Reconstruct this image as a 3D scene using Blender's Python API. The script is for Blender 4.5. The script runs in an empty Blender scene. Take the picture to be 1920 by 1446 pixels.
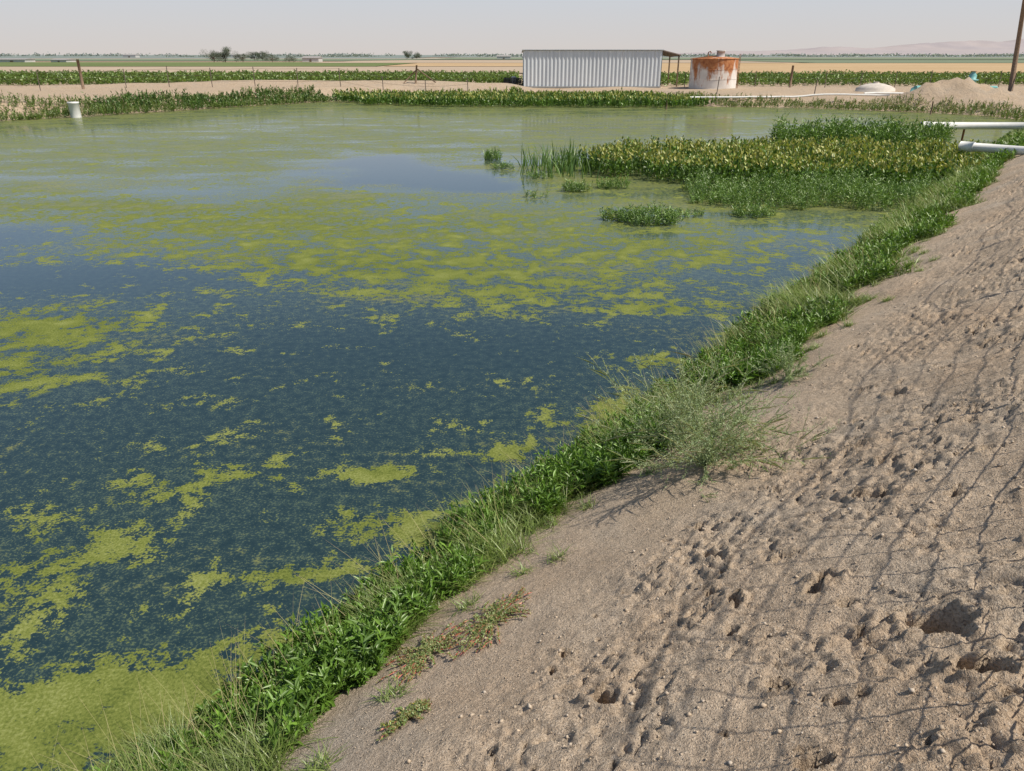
import bpy, math, numpy as np
from mathutils import Vector
rng=np.random.default_rng(7)
sc=bpy.context.scene
sc.view_settings.view_transform='Standard'; sc.view_settings.look='None'; sc.view_settings.exposure=0

# ------------------------------------------------------------ helpers
def link(o): sc.collection.objects.link(o); return o
def mesh_np(name,V,F,mat=None,col=None,smooth=False,parent=None):
    V=np.asarray(V,dtype=np.float32); F=np.asarray(F,dtype=np.int32)
    me=bpy.data.meshes.new(name); k=F.shape[1]
    me.vertices.add(len(V)); me.vertices.foreach_set('co',V.ravel())
    me.loops.add(F.size); me.loops.foreach_set('vertex_index',F.ravel())
    me.polygons.add(len(F)); me.polygons.foreach_set('loop_start',np.arange(0,F.size,k,dtype=np.int32))
    me.polygons.foreach_set('loop_total',np.full(len(F),k,dtype=np.int32))
    if smooth: me.polygons.foreach_set('use_smooth',np.ones(len(F),dtype=bool))
    me.update(calc_edges=True)
    if col is not None:
        a=me.color_attributes.new('Col','FLOAT_COLOR','POINT')
        c=np.ones((len(V),4),dtype=np.float32); c[:,:3]=col; a.data.foreach_set('color',c.ravel())
    o=bpy.data.objects.new(name,me); link(o)
    if mat: me.materials.append(mat)
    if parent: o.parent=parent
    return o
def empty(name):
    o=bpy.data.objects.new(name,None); link(o); return o
def box(name,c,s,mat,parent=None,rot=0,bev=0.0):
    x,y,z=[q/2 for q in s]
    v=[(-x,-y,-z),(x,-y,-z),(x,y,-z),(-x,y,-z),(-x,-y,z),(x,-y,z),(x,y,z),(-x,y,z)]
    f=[(0,3,2,1),(4,5,6,7),(0,1,5,4),(1,2,6,5),(2,3,7,6),(3,0,4,7)]
    me=bpy.data.meshes.new(name); me.from_pydata(v,[],f); me.materials.append(mat)
    o=bpy.data.objects.new(name,me); link(o); o.location=c; o.rotation_euler[2]=rot
    if parent: o.parent=parent
    if bev>0:
        m=o.modifiers.new('b','BEVEL'); m.width=bev; m.segments=2
    return o
def tube_data(path,r,n=10,caps=True):
    path=[Vector(p) for p in path]; R=r if hasattr(r,'__len__') else [r]*len(path)
    V=[];F=[]
    for i,p in enumerate(path):
        if i==0:d=path[1]-path[0]
        elif i==len(path)-1:d=path[-1]-path[-2]
        else:d=path[i+1]-path[i-1]
        d.normalize()
        a=d.cross(Vector((0,0,1)));
        if a.length<.05:a=d.cross(Vector((0,1,0)))
        a.normalize(); b=d.cross(a).normalized()
        for k in range(n):
            t=2*math.pi*k/n; V.append(p+(a*math.cos(t)+b*math.sin(t))*R[i])
    for i in range(len(path)-1):
        for k in range(n):
            k2=(k+1)%n; F.append((i*n+k,i*n+k2,(i+1)*n+k2,(i+1)*n+k))
    if caps:
        F.append(tuple(range(n))); F.append(tuple((len(path)-1)*n+k for k in reversed(range(n))))
    return V,F
def tube(name,path,r,mat,n=12,parent=None,smooth=True,caps=True):
    V,F=tube_data(path,r,n,caps)
    me=bpy.data.meshes.new(name); me.from_pydata([tuple(v) for v in V],[],F); me.materials.append(mat)
    if smooth:
        for p in me.polygons: p.use_smooth=len(p.vertices)==4
    o=bpy.data.objects.new(name,me); link(o)
    if parent:o.parent=parent
    return o
def tubes(name,paths,r,mat,n=6,parent=None):
    V=[];F=[]
    for i,p in enumerate(paths):
        rr=r[i] if hasattr(r,'__len__') else r
        v,f=tube_data(p,rr,n); o=len(V); V+=[tuple(q) for q in v]; F+=[tuple(q+o for q in ff) for ff in f]
    me=bpy.data.meshes.new(name); me.from_pydata(V,[],F); me.materials.append(mat)
    o=bpy.data.objects.new(name,me); link(o)
    if parent:o.parent=parent
    return o

# value noise
def hsh(ix,iy,seed):
    h=(ix.astype(np.int64)*374761393+iy.astype(np.int64)*668265263+seed*1442695041)&0xFFFFFFFF
    h=((h^(h>>13))*1274126177)&0xFFFFFFFF
    return ((h^(h>>16))&0xFFFFFF)/float(0xFFFFFF)
def vn(x,y,seed=0):
    ix=np.floor(x);iy=np.floor(y);fx=x-ix;fy=y-iy
    fx=fx*fx*(3-2*fx);fy=fy*fy*(3-2*fy);ix=ix.astype(np.int64);iy=iy.astype(np.int64)
    a=hsh(ix,iy,seed);b=hsh(ix+1,iy,seed);c=hsh(ix,iy+1,seed);d=hsh(ix+1,iy+1,seed)
    return (a*(1-fx)+b*fx)*(1-fy)+(c*(1-fx)+d*fx)*fy
def fbm(x,y,o=4,seed=0):
    r=0;a=.5;s=0
    for i in range(o):
        r=r+a*vn(x*2**i+i*7.3,y*2**i+i*3.1,seed+i);s+=a;a*=.5
    return r/s
def sst(a,b,x):
    t=np.clip((x-a)/(b-a),0,1);return t*t*(3-2*t)

# ------------------------------------------------------------ materials
class M:
    def __init__(s,name):
        s.m=bpy.data.materials.new(name); s.m.use_nodes=True; s.nt=s.m.node_tree
        s.nt.nodes.clear(); s.out=s.nt.nodes.new('ShaderNodeOutputMaterial')
    def n(s,t,**k):
        q=s.nt.nodes.new(t)
        for a,b in k.items():
            if hasattr(q,a): setattr(q,a,b)
        return q
    def l(s,a,b): s.nt.links.new(a,b)
    def pos(s,scale=None):
        g=s.n('ShaderNodeNewGeometry')
        if scale is None:return g.outputs['Position']
        m=s.n('ShaderNodeMapping'); s.l(g.outputs['Position'],m.inputs[0]); m.inputs['Scale'].default_value=scale
        return m.outputs[0]
    def noise(s,scale,detail=4,rough=.55,vec=None,dist=0):
        q=s.n('ShaderNodeTexNoise'); q.inputs['Scale'].default_value=scale;q.inputs['Detail'].default_value=detail
        q.inputs['Roughness'].default_value=rough;q.inputs['Distortion'].default_value=dist
        s.l(vec if vec is not None else s.pos(),q.inputs['Vector']); return q.outputs['Fac']
    def ramp(s,fac,stops):
        r=s.n('ShaderNodeValToRGB'); e=r.color_ramp.elements
        while len(e)<len(stops): e.new(.5)
        for i,(p,c) in enumerate(stops):
            e[i].position=p; e[i].color=(c,c,c,1) if not hasattr(c,'__len__') else (*c,1)
        s.l(fac,r.inputs[0]); return r.outputs[0]
    def mix(s,f,a,b,bt='MIX'):
        q=s.n('ShaderNodeMix',data_type='RGBA',blend_type=bt)
        for v,i in ((f,0),(a,6),(b,7)):
            if isinstance(v,(int,float)): q.inputs[i].default_value=v if i==0 else (v,v,v,1)
            elif isinstance(v,tuple): q.inputs[i].default_value=(*v,1)
            else: s.l(v,q.inputs[i])
        return q.outputs[2]
    def math(s,op,a,b=0.,c=None,clamp=False):
        q=s.n('ShaderNodeMath',operation=op); q.use_clamp=clamp
        for i,v in enumerate((a,b,c)):
            if v is None: continue
            if isinstance(v,(int,float)): q.inputs[i].default_value=v
            else: s.l(v,q.inputs[i])
        return q.outputs[0]
    def attr(s,name):
        q=s.n('ShaderNodeAttribute'); q.attribute_name=name; return q
    def bump(s,h,st,dist,normal=None):
        b=s.n('ShaderNodeBump'); b.inputs['Strength'].default_value=st;b.inputs['Distance'].default_value=dist
        s.l(h,b.inputs['Height'])
        if normal is not None:s.l(normal,b.inputs['Normal'])
        return b.outputs[0]
    def diff(s,col,normal=None):
        p=s.n('ShaderNodeBsdfDiffuse')
        if isinstance(col,tuple):p.inputs['Color'].default_value=(*col,1)
        else:s.l(col,p.inputs['Color'])
        if normal is not None:s.l(normal,p.inputs['Normal'])
        return p.outputs[0]
    def pr(s,col,rough=.8,metal=0,spec=.3,normal=None,ior=None):
        p=s.n('ShaderNodeBsdfPrincipled')
        if isinstance(col,tuple):p.inputs['Base Color'].default_value=(*col,1)
        else:s.l(col,p.inputs['Base Color'])
        if isinstance(rough,(int,float)):p.inputs['Roughness'].default_value=rough
        else:s.l(rough,p.inputs['Roughness'])
        p.inputs['Metallic'].default_value=metal;p.inputs['Specular IOR Level'].default_value=spec
        if ior:p.inputs['IOR'].default_value=ior
        if normal is not None:s.l(normal,p.inputs['Normal'])
        return p.outputs[0]
    def done(s,sh): s.l(sh,s.out.inputs[0]); return s.m

def simple(name,col,rough=.7,metal=0,var=.25,scale=3,spec=.3):
    m=M(name); n=m.noise(scale,4,.6); c2=tuple(max(0,x*(1-var)) for x in col); c1=tuple(min(1,x*(1+var*.6)) for x in col)
    return m.done(m.pr(m.ramp(n,[(.3,c2),(.7,c1)]),rough,metal,spec))
def leafmat(name,trans=.25,gloss=.05):
    m=M(name); a=m.attr('Col').outputs['Color']
    p=m.diff(a)
    t=m.n('ShaderNodeBsdfTranslucent'); m.l(m.mix(1,a,(1.25,1.3,.6),'MULTIPLY'),t.inputs[0])
    x=m.n('ShaderNodeMixShader'); x.inputs[0].default_value=trans; m.l(p,x.inputs[1]);m.l(t.outputs[0],x.inputs[2])
    if gloss>0:
        g=m.n('ShaderNodeBsdfGlossy'); g.inputs['Roughness'].default_value=.42; g.inputs['Color'].default_value=(.9,.95,.8,1)
        y=m.n('ShaderNodeMixShader'); y.inputs[0].default_value=gloss; m.l(x.outputs[0],y.inputs[1]);m.l(g.outputs[0],y.inputs[2]); x=y
    return m.done(x.outputs[0])
LEAF=leafmat('leaf_green'); DRY=leafmat('dry_stalk',.15,.0)

def soilmat(name,near=True):
    m=M(name)
    n1=m.noise(.9,4,.6); n2=m.noise(13,4,.7)
    if near: c=m.ramp(n1,[(.32,(.50,.375,.26)),(.50,(.53,.415,.30)),(.68,(.46,.385,.30))])
    else: c=m.ramp(n1,[(.32,(.40,.305,.21)),(.52,(.45,.35,.25)),(.70,(.37,.31,.24))])
    c=m.mix(m.ramp(n2,[(.36,.6),(.54,0.)]),c,(.34,.27,.20))
    if near:
        n3=m.noise(80,3,.8)
        c=m.mix(m.ramp(n3,[(.37,.85),(.47,0.)]),c,(.22,.175,.135))
        c=m.mix(m.ramp(n3,[(.56,0.),(.68,.8)]),c,(.74,.63,.50))
        h=m.math('MULTIPLY_ADD',n2,1.8,n3)
        nb=m.bump(h,.85,.024)
    else: nb=m.bump(m.noise(2,6,.7),.6,.3)
    return m.done(m.diff(c,nb))
SOIL=soilmat('sandy_soil'); SOILF=soilmat('sandy_ground',False)

# ------------------------------------------------------------ layout frame of the near dike
P0=np.array([-2.05,3.22]); D=np.array([.6,.8]); N=np.array([.8,-.6])
def st2w(s,t): return P0[0]+s*N[0]+t*D[0], P0[1]+s*N[1]+t*D[1]
def w2st(x,y): return (x-P0[0])*N[0]+(y-P0[1])*N[1], (x-P0[0])*D[0]+(y-P0[1])*D[1]
pond=np.array([(-17.05,-16.8),(33.95,51.2),(34.2,56),(31.3,60),(24,65.5),(16,67.5),(14,77.5),(-10,79.5),(-17,75),(-21,70),(-25,64),(-29.5,57.5),(-34,52),(-45,44.5),(-62,36),(-62,-17)])
def sdist(x,y):
    d=np.full(x.shape,1e9); ins=np.zeros(x.shape,bool)
    n=len(pond)
    for i in range(n):
        a=pond[i];b=pond[(i+1)%n];e=b-a
        t=np.clip(((x-a[0])*e[0]+(y-a[1])*e[1])/(e@e),0,1)
        d=np.minimum(d,np.hypot(x-a[0]-t*e[0],y-a[1]-t*e[1]))
        c=((a[1]>y)!=(b[1]>y)); 
        if a[1]!=b[1]: ins^=c&(x<(b[0]-a[0])*(y-a[1])/(b[1]-a[1])+a[0])
    return np.where(ins,-d,d)
def dikez(s,t):
    top=2.2*(1-.6*sst(40,66,t))
    k=.5*(1-.35*sst(40,66,t))
    z=np.minimum(k*s,top)
    z=np.where(s>7.2,top-(top-.8)*sst(7.2,11,s),z)
    return np.maximum(z,-1.2)
def base(x,y):
    d=sdist(x,y)
    wob=(fbm(x*.25,y*.25,3,5)-.5)
    left=sst(5,-12,x)
    rim=.72+.38*left
    F=np.where(d<0,np.maximum(d*.35,-1.3),rim*sst(0,4.,d+wob*1.5)+.0)
    F=np.where(d>4,F-(.3*left)*sst(14,26,d),F)
    F=F+np.where(d>2,wob*.22,0)*sst(200,90,y)
    F=F+.42*np.exp(-((y-(85+1.5*wob))/1.7)**2)*sst(3,-1,x)*sst(-60,-40,x)
    for mx,my,r,h in ((36,63.5,3.2,1.1),(33.5,64,2.2,.6),(40.5,62,3.0,.7),(22,71,3,.25)):
        F=F+h*np.exp(-(((x-mx)/r)**2+((y-my)/(r*.7))**2))*(1+1.3*(fbm(x*1.2,y*1.2,4,9)-.5))
    s,t=w2st(x,y)
    Nz=dikez(s,t)
    w=sst(-1.5,0,s)*sst(72,60,t)
    return F*(1-w)+np.maximum(Nz,np.where(s>5,F,-9))*w

# ------------------------------------------------------------ ground sheet
def axis(lo,hi,step,far,g=1.13):
    a=list(np.arange(lo,hi+1e-6,step)); s=step;x=hi;r=[]
    while x<far: s*=g;x+=s;r.append(x)
    s=step;x=lo;l=[]
    while x>-far: s*=g;x-=s;l.append(x)
    return np.array(l[::-1]+a+r)
def grid(name,xs,ys,zf,mat,smooth=True):
    X,Y=np.meshgrid(xs,ys); Z=zf(X,Y); nx,ny=len(xs),len(ys)
    V=np.stack([X.ravel(),Y.ravel(),Z.ravel()],1)
    i=np.arange(nx*ny).reshape(ny,nx)
    F=np.stack([i[:-1,:-1].ravel(),i[:-1,1:].ravel(),i[1:,1:].ravel(),i[1:,:-1].ravel()],1)
    return mesh_np(name,V,F,mat,smooth=smooth),X,Y
def gz(x,y):
    z=base(x,y); s,t=w2st(x,y)
    inn=(s>-1.1)&(s<6.6)&(t>-7.3)&(t<62.5)
    return np.where(inn,z-.45,z)
grid('ground',axis(-75,75,.6,12000),axis(-30,100,.6,12000),gz,SOILF)

# ------------------------------------------------------------ near dike, finely modelled
ts=[-8.];
while ts[-1]<64:
    t=ts[-1]; dd=abs(t+1.35); ts.append(t+max(.014,.004*dd) if t>-1.2 else t+.12)
ts=np.array(ts)
ss=np.concatenate([np.arange(-1.3,.6,.06),np.arange(.6,4.5,.014),np.arange(4.5,7.9,.15)])
S,T=np.meshgrid(ss,ts)
holes=[(3.52,1.80,.10,.24),(3.71,1.5,.075,.24),(2.98,3.17,.08,.18),(2.96,3.70,.06,.15),(2.29,2.43,.065,.15),(2.31,1.07,.06,.17),(2.99,2.17,.05,.12),(3.3,4.6,.06,.12),(2.7,5.4,.06,.12)]
def fine(S,T):
    Z=dikez(S,T)
    rough=sst(1.5,2.3,S+.5*(fbm(S*.9,T*.6,3,21)-.5))
    z=(fbm(S*.8,T*.8,3,11)-.5)*.16
    z=z+(fbm(S*3.0,T*3.0,3,12)-.5)*(.03+.055*rough)
    pat=sst(.36,.56,fbm(S*1.3,T*1.3,2,18))
    # crust: raised angular clods separated by thin cracks
    b=np.abs(fbm(S*8+2*vn(S*3,T*3,8),T*8,3,13)-.5)*2
    z=z-(1-b)**9*.035*rough*pat
    z=z+(fbm(S*22,T*22,3,14)-.5)*(.006+.018*rough+.016*rough*pat)
    cl=sst(.58,.68,vn(S*14,T*14,15)); z=z+cl*.012*rough*pat*(.5+vn(S*5,T*5,19))
    cl=sst(.62,.72,vn(S*27,T*27,16)); z=z+cl*.012*rough*(.3+.7*pat)
    r2=np.random.default_rng(5)
    for i in range(380):
        s0=r2.uniform(1.85,4.3);t0=-1+16*r2.random()**1.4;rr=.012+.05*r2.random()**2.2;dp=rr*r2.uniform(1.1,2.1);an=r2.uniform(0,3.14);el=r2.uniform(.3,.8)
        m=(np.abs(ts-t0)<.35); js=np.where(m)[0]
        if len(js)==0: continue
        a,bb=js[0],js[-1]+1; k=np.where(np.abs(ss-s0)<.35)[0]; c,d=k[0],k[-1]+1
        u=S[a:bb,c:d]-s0;v=T[a:bb,c:d]-t0
        u2=(u*math.cos(an)+v*math.sin(an))/rr; v2=(-u*math.sin(an)+v*math.cos(an))/(rr*el)
        q=np.sqrt(u2**2+v2**2)*(1+1.5*(fbm(u*35+i,v*35,2,3)-.5))
        z[a:bb,c:d]+=-dp*(1-sst(.7,1.1,q))+.25*dp*np.exp(-((q-1.35)/.35)**2)
    for s0,t0,rr,dp in holes:
        q=np.hypot((S-s0)/rr,(T-t0)/(rr*.75)); q=q*(1+.6*(vn(S*25,T*25,31)-.5))
        z=z-dp*(1-sst(.75,1.1,q))+.032*np.exp(-((q-1.5)/.4)**2)*(1+1.8*(vn(S*30,T*30,33)-.5))
    fade=sst(-1.3,-.6,S)*sst(7.9,6.5,S)*sst(64,58,T)*sst(-8,-6,T)
    return Z+z*fade*np.where(S<.6,.4+.6*sst(-.2,.6,S),1)
ZZ=fine(S,T)
X,Y=st2w(S,T)
i=np.arange(S.size).reshape(S.shape)
mesh_np('sandy_bank',np.stack([X.ravel(),Y.ravel(),ZZ.ravel()],1),np.stack([i[:-1,:-1].ravel(),i[:-1,1:].ravel(),i[1:,1:].ravel(),i[1:,:-1].ravel()],1)[:,::-1],SOIL,smooth=True)
def bankz(s,t):
    s=np.asarray(s,float);t=np.asarray(t,float)
    j=np.clip(np.searchsorted(ts,t),0,len(ts)-1); k=np.clip(np.searchsorted(ss,s),0,len(ss)-1)
    return ZZ[j,k]

# ------------------------------------------------------------ water with algae
xs=np.concatenate([np.arange(-64,-12,.8),np.arange(-12,-9,.3),np.arange(-9,4,.08),np.arange(4,40,.35)])
ys=np.concatenate([np.arange(-18,2.4,1.),np.arange(2.4,12,.08),np.arange(12,35,.3),np.arange(35,82,.6)])
wm=M('pond_water')
water,WX,WY=grid('pond_water',xs,ys,lambda x,y:x*0,wm.m)
G=[(-2.41,3.83,1.1,.55,.50),(-3.2,3.3,1.0,.5,.36),(-4.0,5.3,1.0,.8,.38),(-1.89,5.12,.5,.17,.55),(-1.3,5.87,.5,.3,.46),(-1.37,6.77,.33,.15,.85),
(-3.07,6.64,1.0,.5,.33),(-.06,7.2,.5,.3,.34),(1.2,8.1,.9,.6,.34),(2.07,9.9,.8,.35,.42),(-7.6,11.2,2.2,1.4,.54),(-6.8,9.2,1.5,1.,.38),
(-3.5,15.1,4.5,1.5,.36),(.38,13.2,3.5,1.6,.32),(2.84,12.3,1.,.35,.34),(-2.1,18.7,7,2.6,.18),(-9.7,20.8,8,4,.18),(4,16.3,3,2.,.2),
(-4.4,28,2.4,3.0,-1.0),(-2.3,26.2,1.8,1.9,-.8),(-5.6,31,2.6,1.6,-.5),(-9.,14.3,3.2,1.0,-.35),(-12.8,18.0,2.0,1.6,-.5),(7.5,14.5,1.6,3,-.25),(-1.6,22.5,5,1.2,-.08),(-1,10.3,3,.8,-.12),(-10,24,3,1.4,-.3),(2.5,31.5,3,1.2,-.3),(-16,27,4,1.5,-.25)]
C=.24+.20*sst(11,18,WY)-.02*sst(28,50,WY)+WY*0
wx=WX+5*(fbm(WX*.35,WY*.35,4,61)-.5)*sst(14,26,WY); wy=WY+6*(fbm(WX*.35,WY*.35,4,66)-.5)*sst(14,26,WY)
for gx,gy,sx,sy,a in G: C=C+a*np.exp(-(((wx-gx)/sx)**2+((wy-gy)/sy)**2))
sW,tW=w2st(WX,WY)
C=C+.20*np.exp(-((sW+.15)/.6)**2)*sst(9,5,tW)+.06*np.exp(-((sW+.1)/.5)**2)
Fm=.25+.75*sst(11,24,WY)+.35*(fbm(WX*.16,WY*.16,3,71)-.5)*sst(20,30,WY)
for gx,gy,sx,sy,a in G:
    Fm=Fm+(a*1.25 if a<0 else a*.35)*np.exp(-(((wx-gx)/sx/1.2)**2+((wy-gy)/sy/1.3)**2))
for nm,A in (('cover',C),('film',Fm)):
    at=water.data.attributes.new(nm,'FLOAT','POINT'); at.data.foreach_set('value',A.ravel().astype(np.float32))
m=wm
cov=m.attr('cover').outputs['Fac']; film=m.attr('film').outputs['Fac']
nA=m.noise(1.7,6,.58,dist=.4); nB=m.noise(8,4,.62); nC=m.noise(40,3,.65); nD=m.noise(.4,6,.65,vec=m.pos((.6,1.3,1)))
def sub(a): return m.math('SUBTRACT',a,.5)
v1=m.math('MULTIPLY_ADD',sub(nA),2.2,m.math('SUBTRACT',cov,.60))
v1=m.math('MULTIPLY_ADD',sub(nB),1.35,v1)
v1=m.math('MULTIPLY_ADD',sub(nC),1.0,v1)
mask=m.math('MULTIPLY_ADD',v1,9,.5,clamp=True)
sp=m.math('MULTIPLY_ADD',sub(nB),1.2,m.math('MULTIPLY_ADD',sub(nC),2.4,m.math('MULTIPLY_ADD',film,.9,-.36)))
speck=m.math('MULTIPLY',m.math('MULTIPLY_ADD',sp,4,.1,clamp=True),.65)
fl=m.math('MULTIPLY_ADD',sub(nD),2.2,m.math('MULTIPLY_ADD',sub(nB),1.7,m.math('MULTIPLY_ADD',sub(nC),1.2,m.math('SUBTRACT',film,.52))))
fl=m.math('MULTIPLY',m.math('MULTIPLY_ADD',fl,2.0,0.,clamp=True),.80)
cW=m.mix(m.ramp(nB,[(.3,0.),(.7,1.)]),(.014,.032,.038),(.028,.052,.054))
cA=m.ramp(m.math('MULTIPLY_ADD',nC,.5,m.math('MULTIPLY',nA,.5)),[(.36,(.06,.078,.022)),(.46,(.11,.137,.032)),(.55,(.165,.19,.048)),(.67,(.26,.28,.10))])
cF=m.ramp(m.math('MULTIPLY_ADD',nD,.5,m.math('MULTIPLY',nB,.5)),[(.36,(.085,.112,.045)),(.5,(.135,.155,.052)),(.62,(.215,.215,.06))])
cS=m.mix(nC,(.05,.08,.05),(.14,.18,.10))
nw2=m.bump(nC,.8,.012)
wave=m.noise(9,2,.5,vec=m.pos((1,2.2,1))); nw=m.bump(wave,.03,.02)
col=m.mix(speck,cW,cS)
wat=m.pr(col,.10,0,.5,nw,1.40)
alg=m.diff(cA,nw2); flm=m.pr(cF,.6,0,.2,nw2)
x1=m.n('ShaderNodeMixShader'); m.l(fl,x1.inputs[0]); m.l(wat,x1.inputs[1]); m.l(flm,x1.inputs[2])
x2=m.n('ShaderNodeMixShader'); m.l(mask,x2.inputs[0]); m.l(x1.outputs[0],x2.inputs[1]); m.l(alg,x2.inputs[2])
m.done(x2.outputs[0])

# ------------------------------------------------------------ vegetation builders
def mixcol(n,cols,var=.15,r=rng):
    cols=np.array(cols); w=r.dirichlet(np.ones(len(cols))*.7,n); c=w@cols
    return np.clip(c*(1+r.normal(0,var,(n,1))),.004,.9)
def blades(P,L,W,az,lean,curve,col,tip=None):
    n=len(P); u=np.array([0,.35,.7,1.]); d=np.stack([np.cos(az),np.sin(az),0*az],1); w=np.stack([-np.sin(az),np.cos(az),0*az],1)
    tw=rng.uniform(-.9,.9,n); w=w*np.cos(tw)[:,None]+d*np.sin(tw)[:,None]
    V=np.zeros((n,7,3)); Cc=np.zeros((n,7,3)); k=0
    ws=[1,.85,.55]
    for j,uu in enumerate(u):
        off=L*(lean*uu+curve*uu**2); z=L*uu*np.sqrt(np.clip(1-(lean)**2,.1,1))*(1-.45*curve*uu)
        c=P+d*off[:,None]; c[:,2]+=z
        if j<3:
            V[:,k]=c-w*(W*ws[j]/2)[:,None];V[:,k+1]=c+w*(W*ws[j]/2)[:,None]; Cc[:,k]=col;Cc[:,k+1]=col;k+=2
        else: V[:,6]=c; Cc[:,6]=col if tip is None else tip
    f=np.array([(0,1,3),(0,3,2),(2,3,5),(2,5,4),(4,5,6)])
    F=(np.arange(n)[:,None,None]*7+f[None]).reshape(-1,3)
    return V.reshape(-1,3),F,Cc.reshape(-1,3)
def leaves(P,dirv,L,W,col,fold=.25):
    n=len(P); dirv=dirv/np.linalg.norm(dirv,axis=1,keepdims=True)
    rv=rng.normal(0,1,(n,3))*.35+np.array([0,0,1]); side=np.cross(dirv,rv); side/=np.linalg.norm(side,axis=1,keepdims=True)+1e-9
    nor=np.cross(side,dirv)
    a=P; m1=P+dirv*(L*.42)[:,None]; t=P+dirv*L[:,None]-np.array([0,0,1])*(L*.12)[:,None]
    up=nor*(W*fold)[:,None]
    V=np.stack([a,m1-side*(W/2)[:,None]+up,t,m1+side*(W/2)[:,None]+up],1)
    F=(np.arange(n)[:,None,None]*4+np.array([(0,1,2),(0,2,3)])[None]).reshape(-1,3)
    return V.reshape(-1,3),F,np.repeat(col,4,0)
def join(parts):
    V=[];F=[];Cc=[];o=0
    for v,f,c in parts: V.append(v);F.append(f+o);Cc.append(c);o+=len(v)
    return np.concatenate(V),np.concatenate(F),np.concatenate(Cc)
def emit(name,parts,mat=LEAF):
    V,F,Cc=join(parts); return mesh_np(name,V,F,mat,Cc)
def leafy(P,H,nl,L,W,cols,lean=.3,elev=(.1,1.0),stemw=.004,droop=0,topcols=None,topfrac=.0):
    n=len(P); az=rng.uniform(0,6.28,n); ln=rng.uniform(0,lean,n)
    sd=np.stack([np.cos(az)*ln,np.sin(az)*ln,np.ones(n)],1); sd/=np.linalg.norm(sd,axis=1,keepdims=True)
    idx=np.repeat(np.arange(n),nl); k=np.tile(np.arange(nl),n)
    h=(.12+.88*(k+rng.random(n*nl))/nl)
    p=P[idx]+sd[idx]*(H[idx]*h)[:,None]
    a=k*2.4+rng.uniform(0,1,n*nl)+az[idx]; e=rng.uniform(elev[0],elev[1],n*nl)+h*.35
    dv=np.stack([np.cos(a)*np.cos(e),np.sin(a)*np.cos(e),np.sin(e)],1)
    sc_=rng.uniform(.6,1.25,n*nl)
    base_=mixcol(n,cols,.12)[idx]*rng.uniform(.8,1.2,(n*nl,1))
    if topcols is not None:
        mk=(h>1-topfrac)&(rng.random(n*nl)<.75); base_[mk]=mixcol(mk.sum(),topcols,.15)
    lv=leaves(p,dv,L*sc_*np.ones(n*nl),W*sc_*np.ones(n*nl),base_)
    st=blades(P,H*1.0,np.full(n,stemw),az,ln*.9,np.zeros(n),mixcol(n,cols,.1)*.8)
    return [lv,st]
GR=[(.115,.19,.03),(.17,.26,.045),(.24,.32,.075),(.065,.115,.018),(.30,.30,.12)]
BR=[(.12,.225,.03),(.18,.32,.045),(.075,.15,.022)]
def outer(t): return .76+.58*sst(2,13,t)+.8*(fbm(t*1.1,t*0+3,3,41)-.5)*1.6
def inner(t): return -.08-.45*np.clip(fbm(t*1.3,t*0+8,3,43)-.35,0,1)

parts=[];dry=[]
def strip(n,t0,t1,L0,L1,W0,bias=1.0,pw=1.):
    t=t0+(t1-t0)*rng.random(n)**pw; e=outer(t); i0=inner(t); u=rng.random(n); s=i0+(e-i0)*u
    clump=fbm(s*2.8+9,t*2.8,3,51); keep=rng.random(n)<sst(.40,.56,clump+.20*(1-np.abs(u-.5)*1.7))
    s=s[keep];t=t[keep];u=u[keep];n=len(s); x,y=st2w(s,t); z=np.maximum(bankz(s,t),-.02)-.01
    hgt=rng.uniform(L0,L1,n)*(.3+1.5*sst(.3,.75,fbm(s*2.3,t*2.3,2,52)))*(1-.6*np.abs(u-.42))
    P=np.stack([x,y,z],1); az=rng.uniform(0,6.28,n)
    az=np.where(rng.random(n)<.35,math.atan2(.6,-.8)+rng.normal(0,.7,n),az)
    tone=(.45+1.1*fbm(s*1.9,t*1.9,3,57))[:,None]
    return blades(P,hgt,rng.uniform(.6,1.3,n)*W0,az,rng.uniform(.05,.85,n),rng.uniform(.1,.9,n),mixcol(n,GR)*tone,mixcol(n,GR+[(.4,.37,.15)])*tone)
parts.append(strip(42000,-1.2,9,.10,.30,.006,pw=1.2))
parts.append(strip(30000,9,26,.16,.42,.012))
parts.append(strip(22000,26,66,.2,.45,.03))
# stray tufts creeping onto the sand
n=2600; g0=rng.integers(0,34,n); gt=rng.uniform(-.5,15,34); gs=rng.uniform(.05,.35,34)
t=gt[g0]+rng.normal(0,.04,n); s=outer(gt)[g0]+gs[g0]+rng.normal(0,.035,n); x,y=st2w(s,t)
parts.append(blades(np.stack([x,y,bankz(s,t)-.01],1),rng.uniform(.04,.14,n),np.full(n,.006),rng.uniform(0,6.28,n),rng.uniform(.2,.9,n),rng.uniform(.2,.9,n),mixcol(n,GR)))
def strip_pts(n,t0,t1,u0=0,u1=1,th=.45,seed=60,pw=1.):
    t=t0+(t1-t0)*rng.random(n)**pw; e=outer(t); s=-.2+(e+.15)*(u0+(u1-u0)*rng.random(n))
    keep=fbm(s*1.4,t*1.4,3,seed)>th; s=s[keep];t=t[keep]; x,y=st2w(s,t)
    return np.stack([x,y,np.maximum(bankz(s,t),0)-.01],1)
emit('grass_strip',parts)
parts=[]
P=strip_pts(6600,-1.2,9,.05,1.,.42,60,1.2); parts+=leafy(P,rng.uniform(.06,.28,len(P))*(.5+1.2*fbm(P[:,0]*2,P[:,1]*2,2,5)),20,.09,.019,BR,.7,(-.1,1.1))
P=strip_pts(5200,9,30,.0,.95,.42,61); parts+=leafy(P,rng.uniform(.12,.36,len(P)),14,.12,.03,BR+GR[:1],.6)
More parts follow.
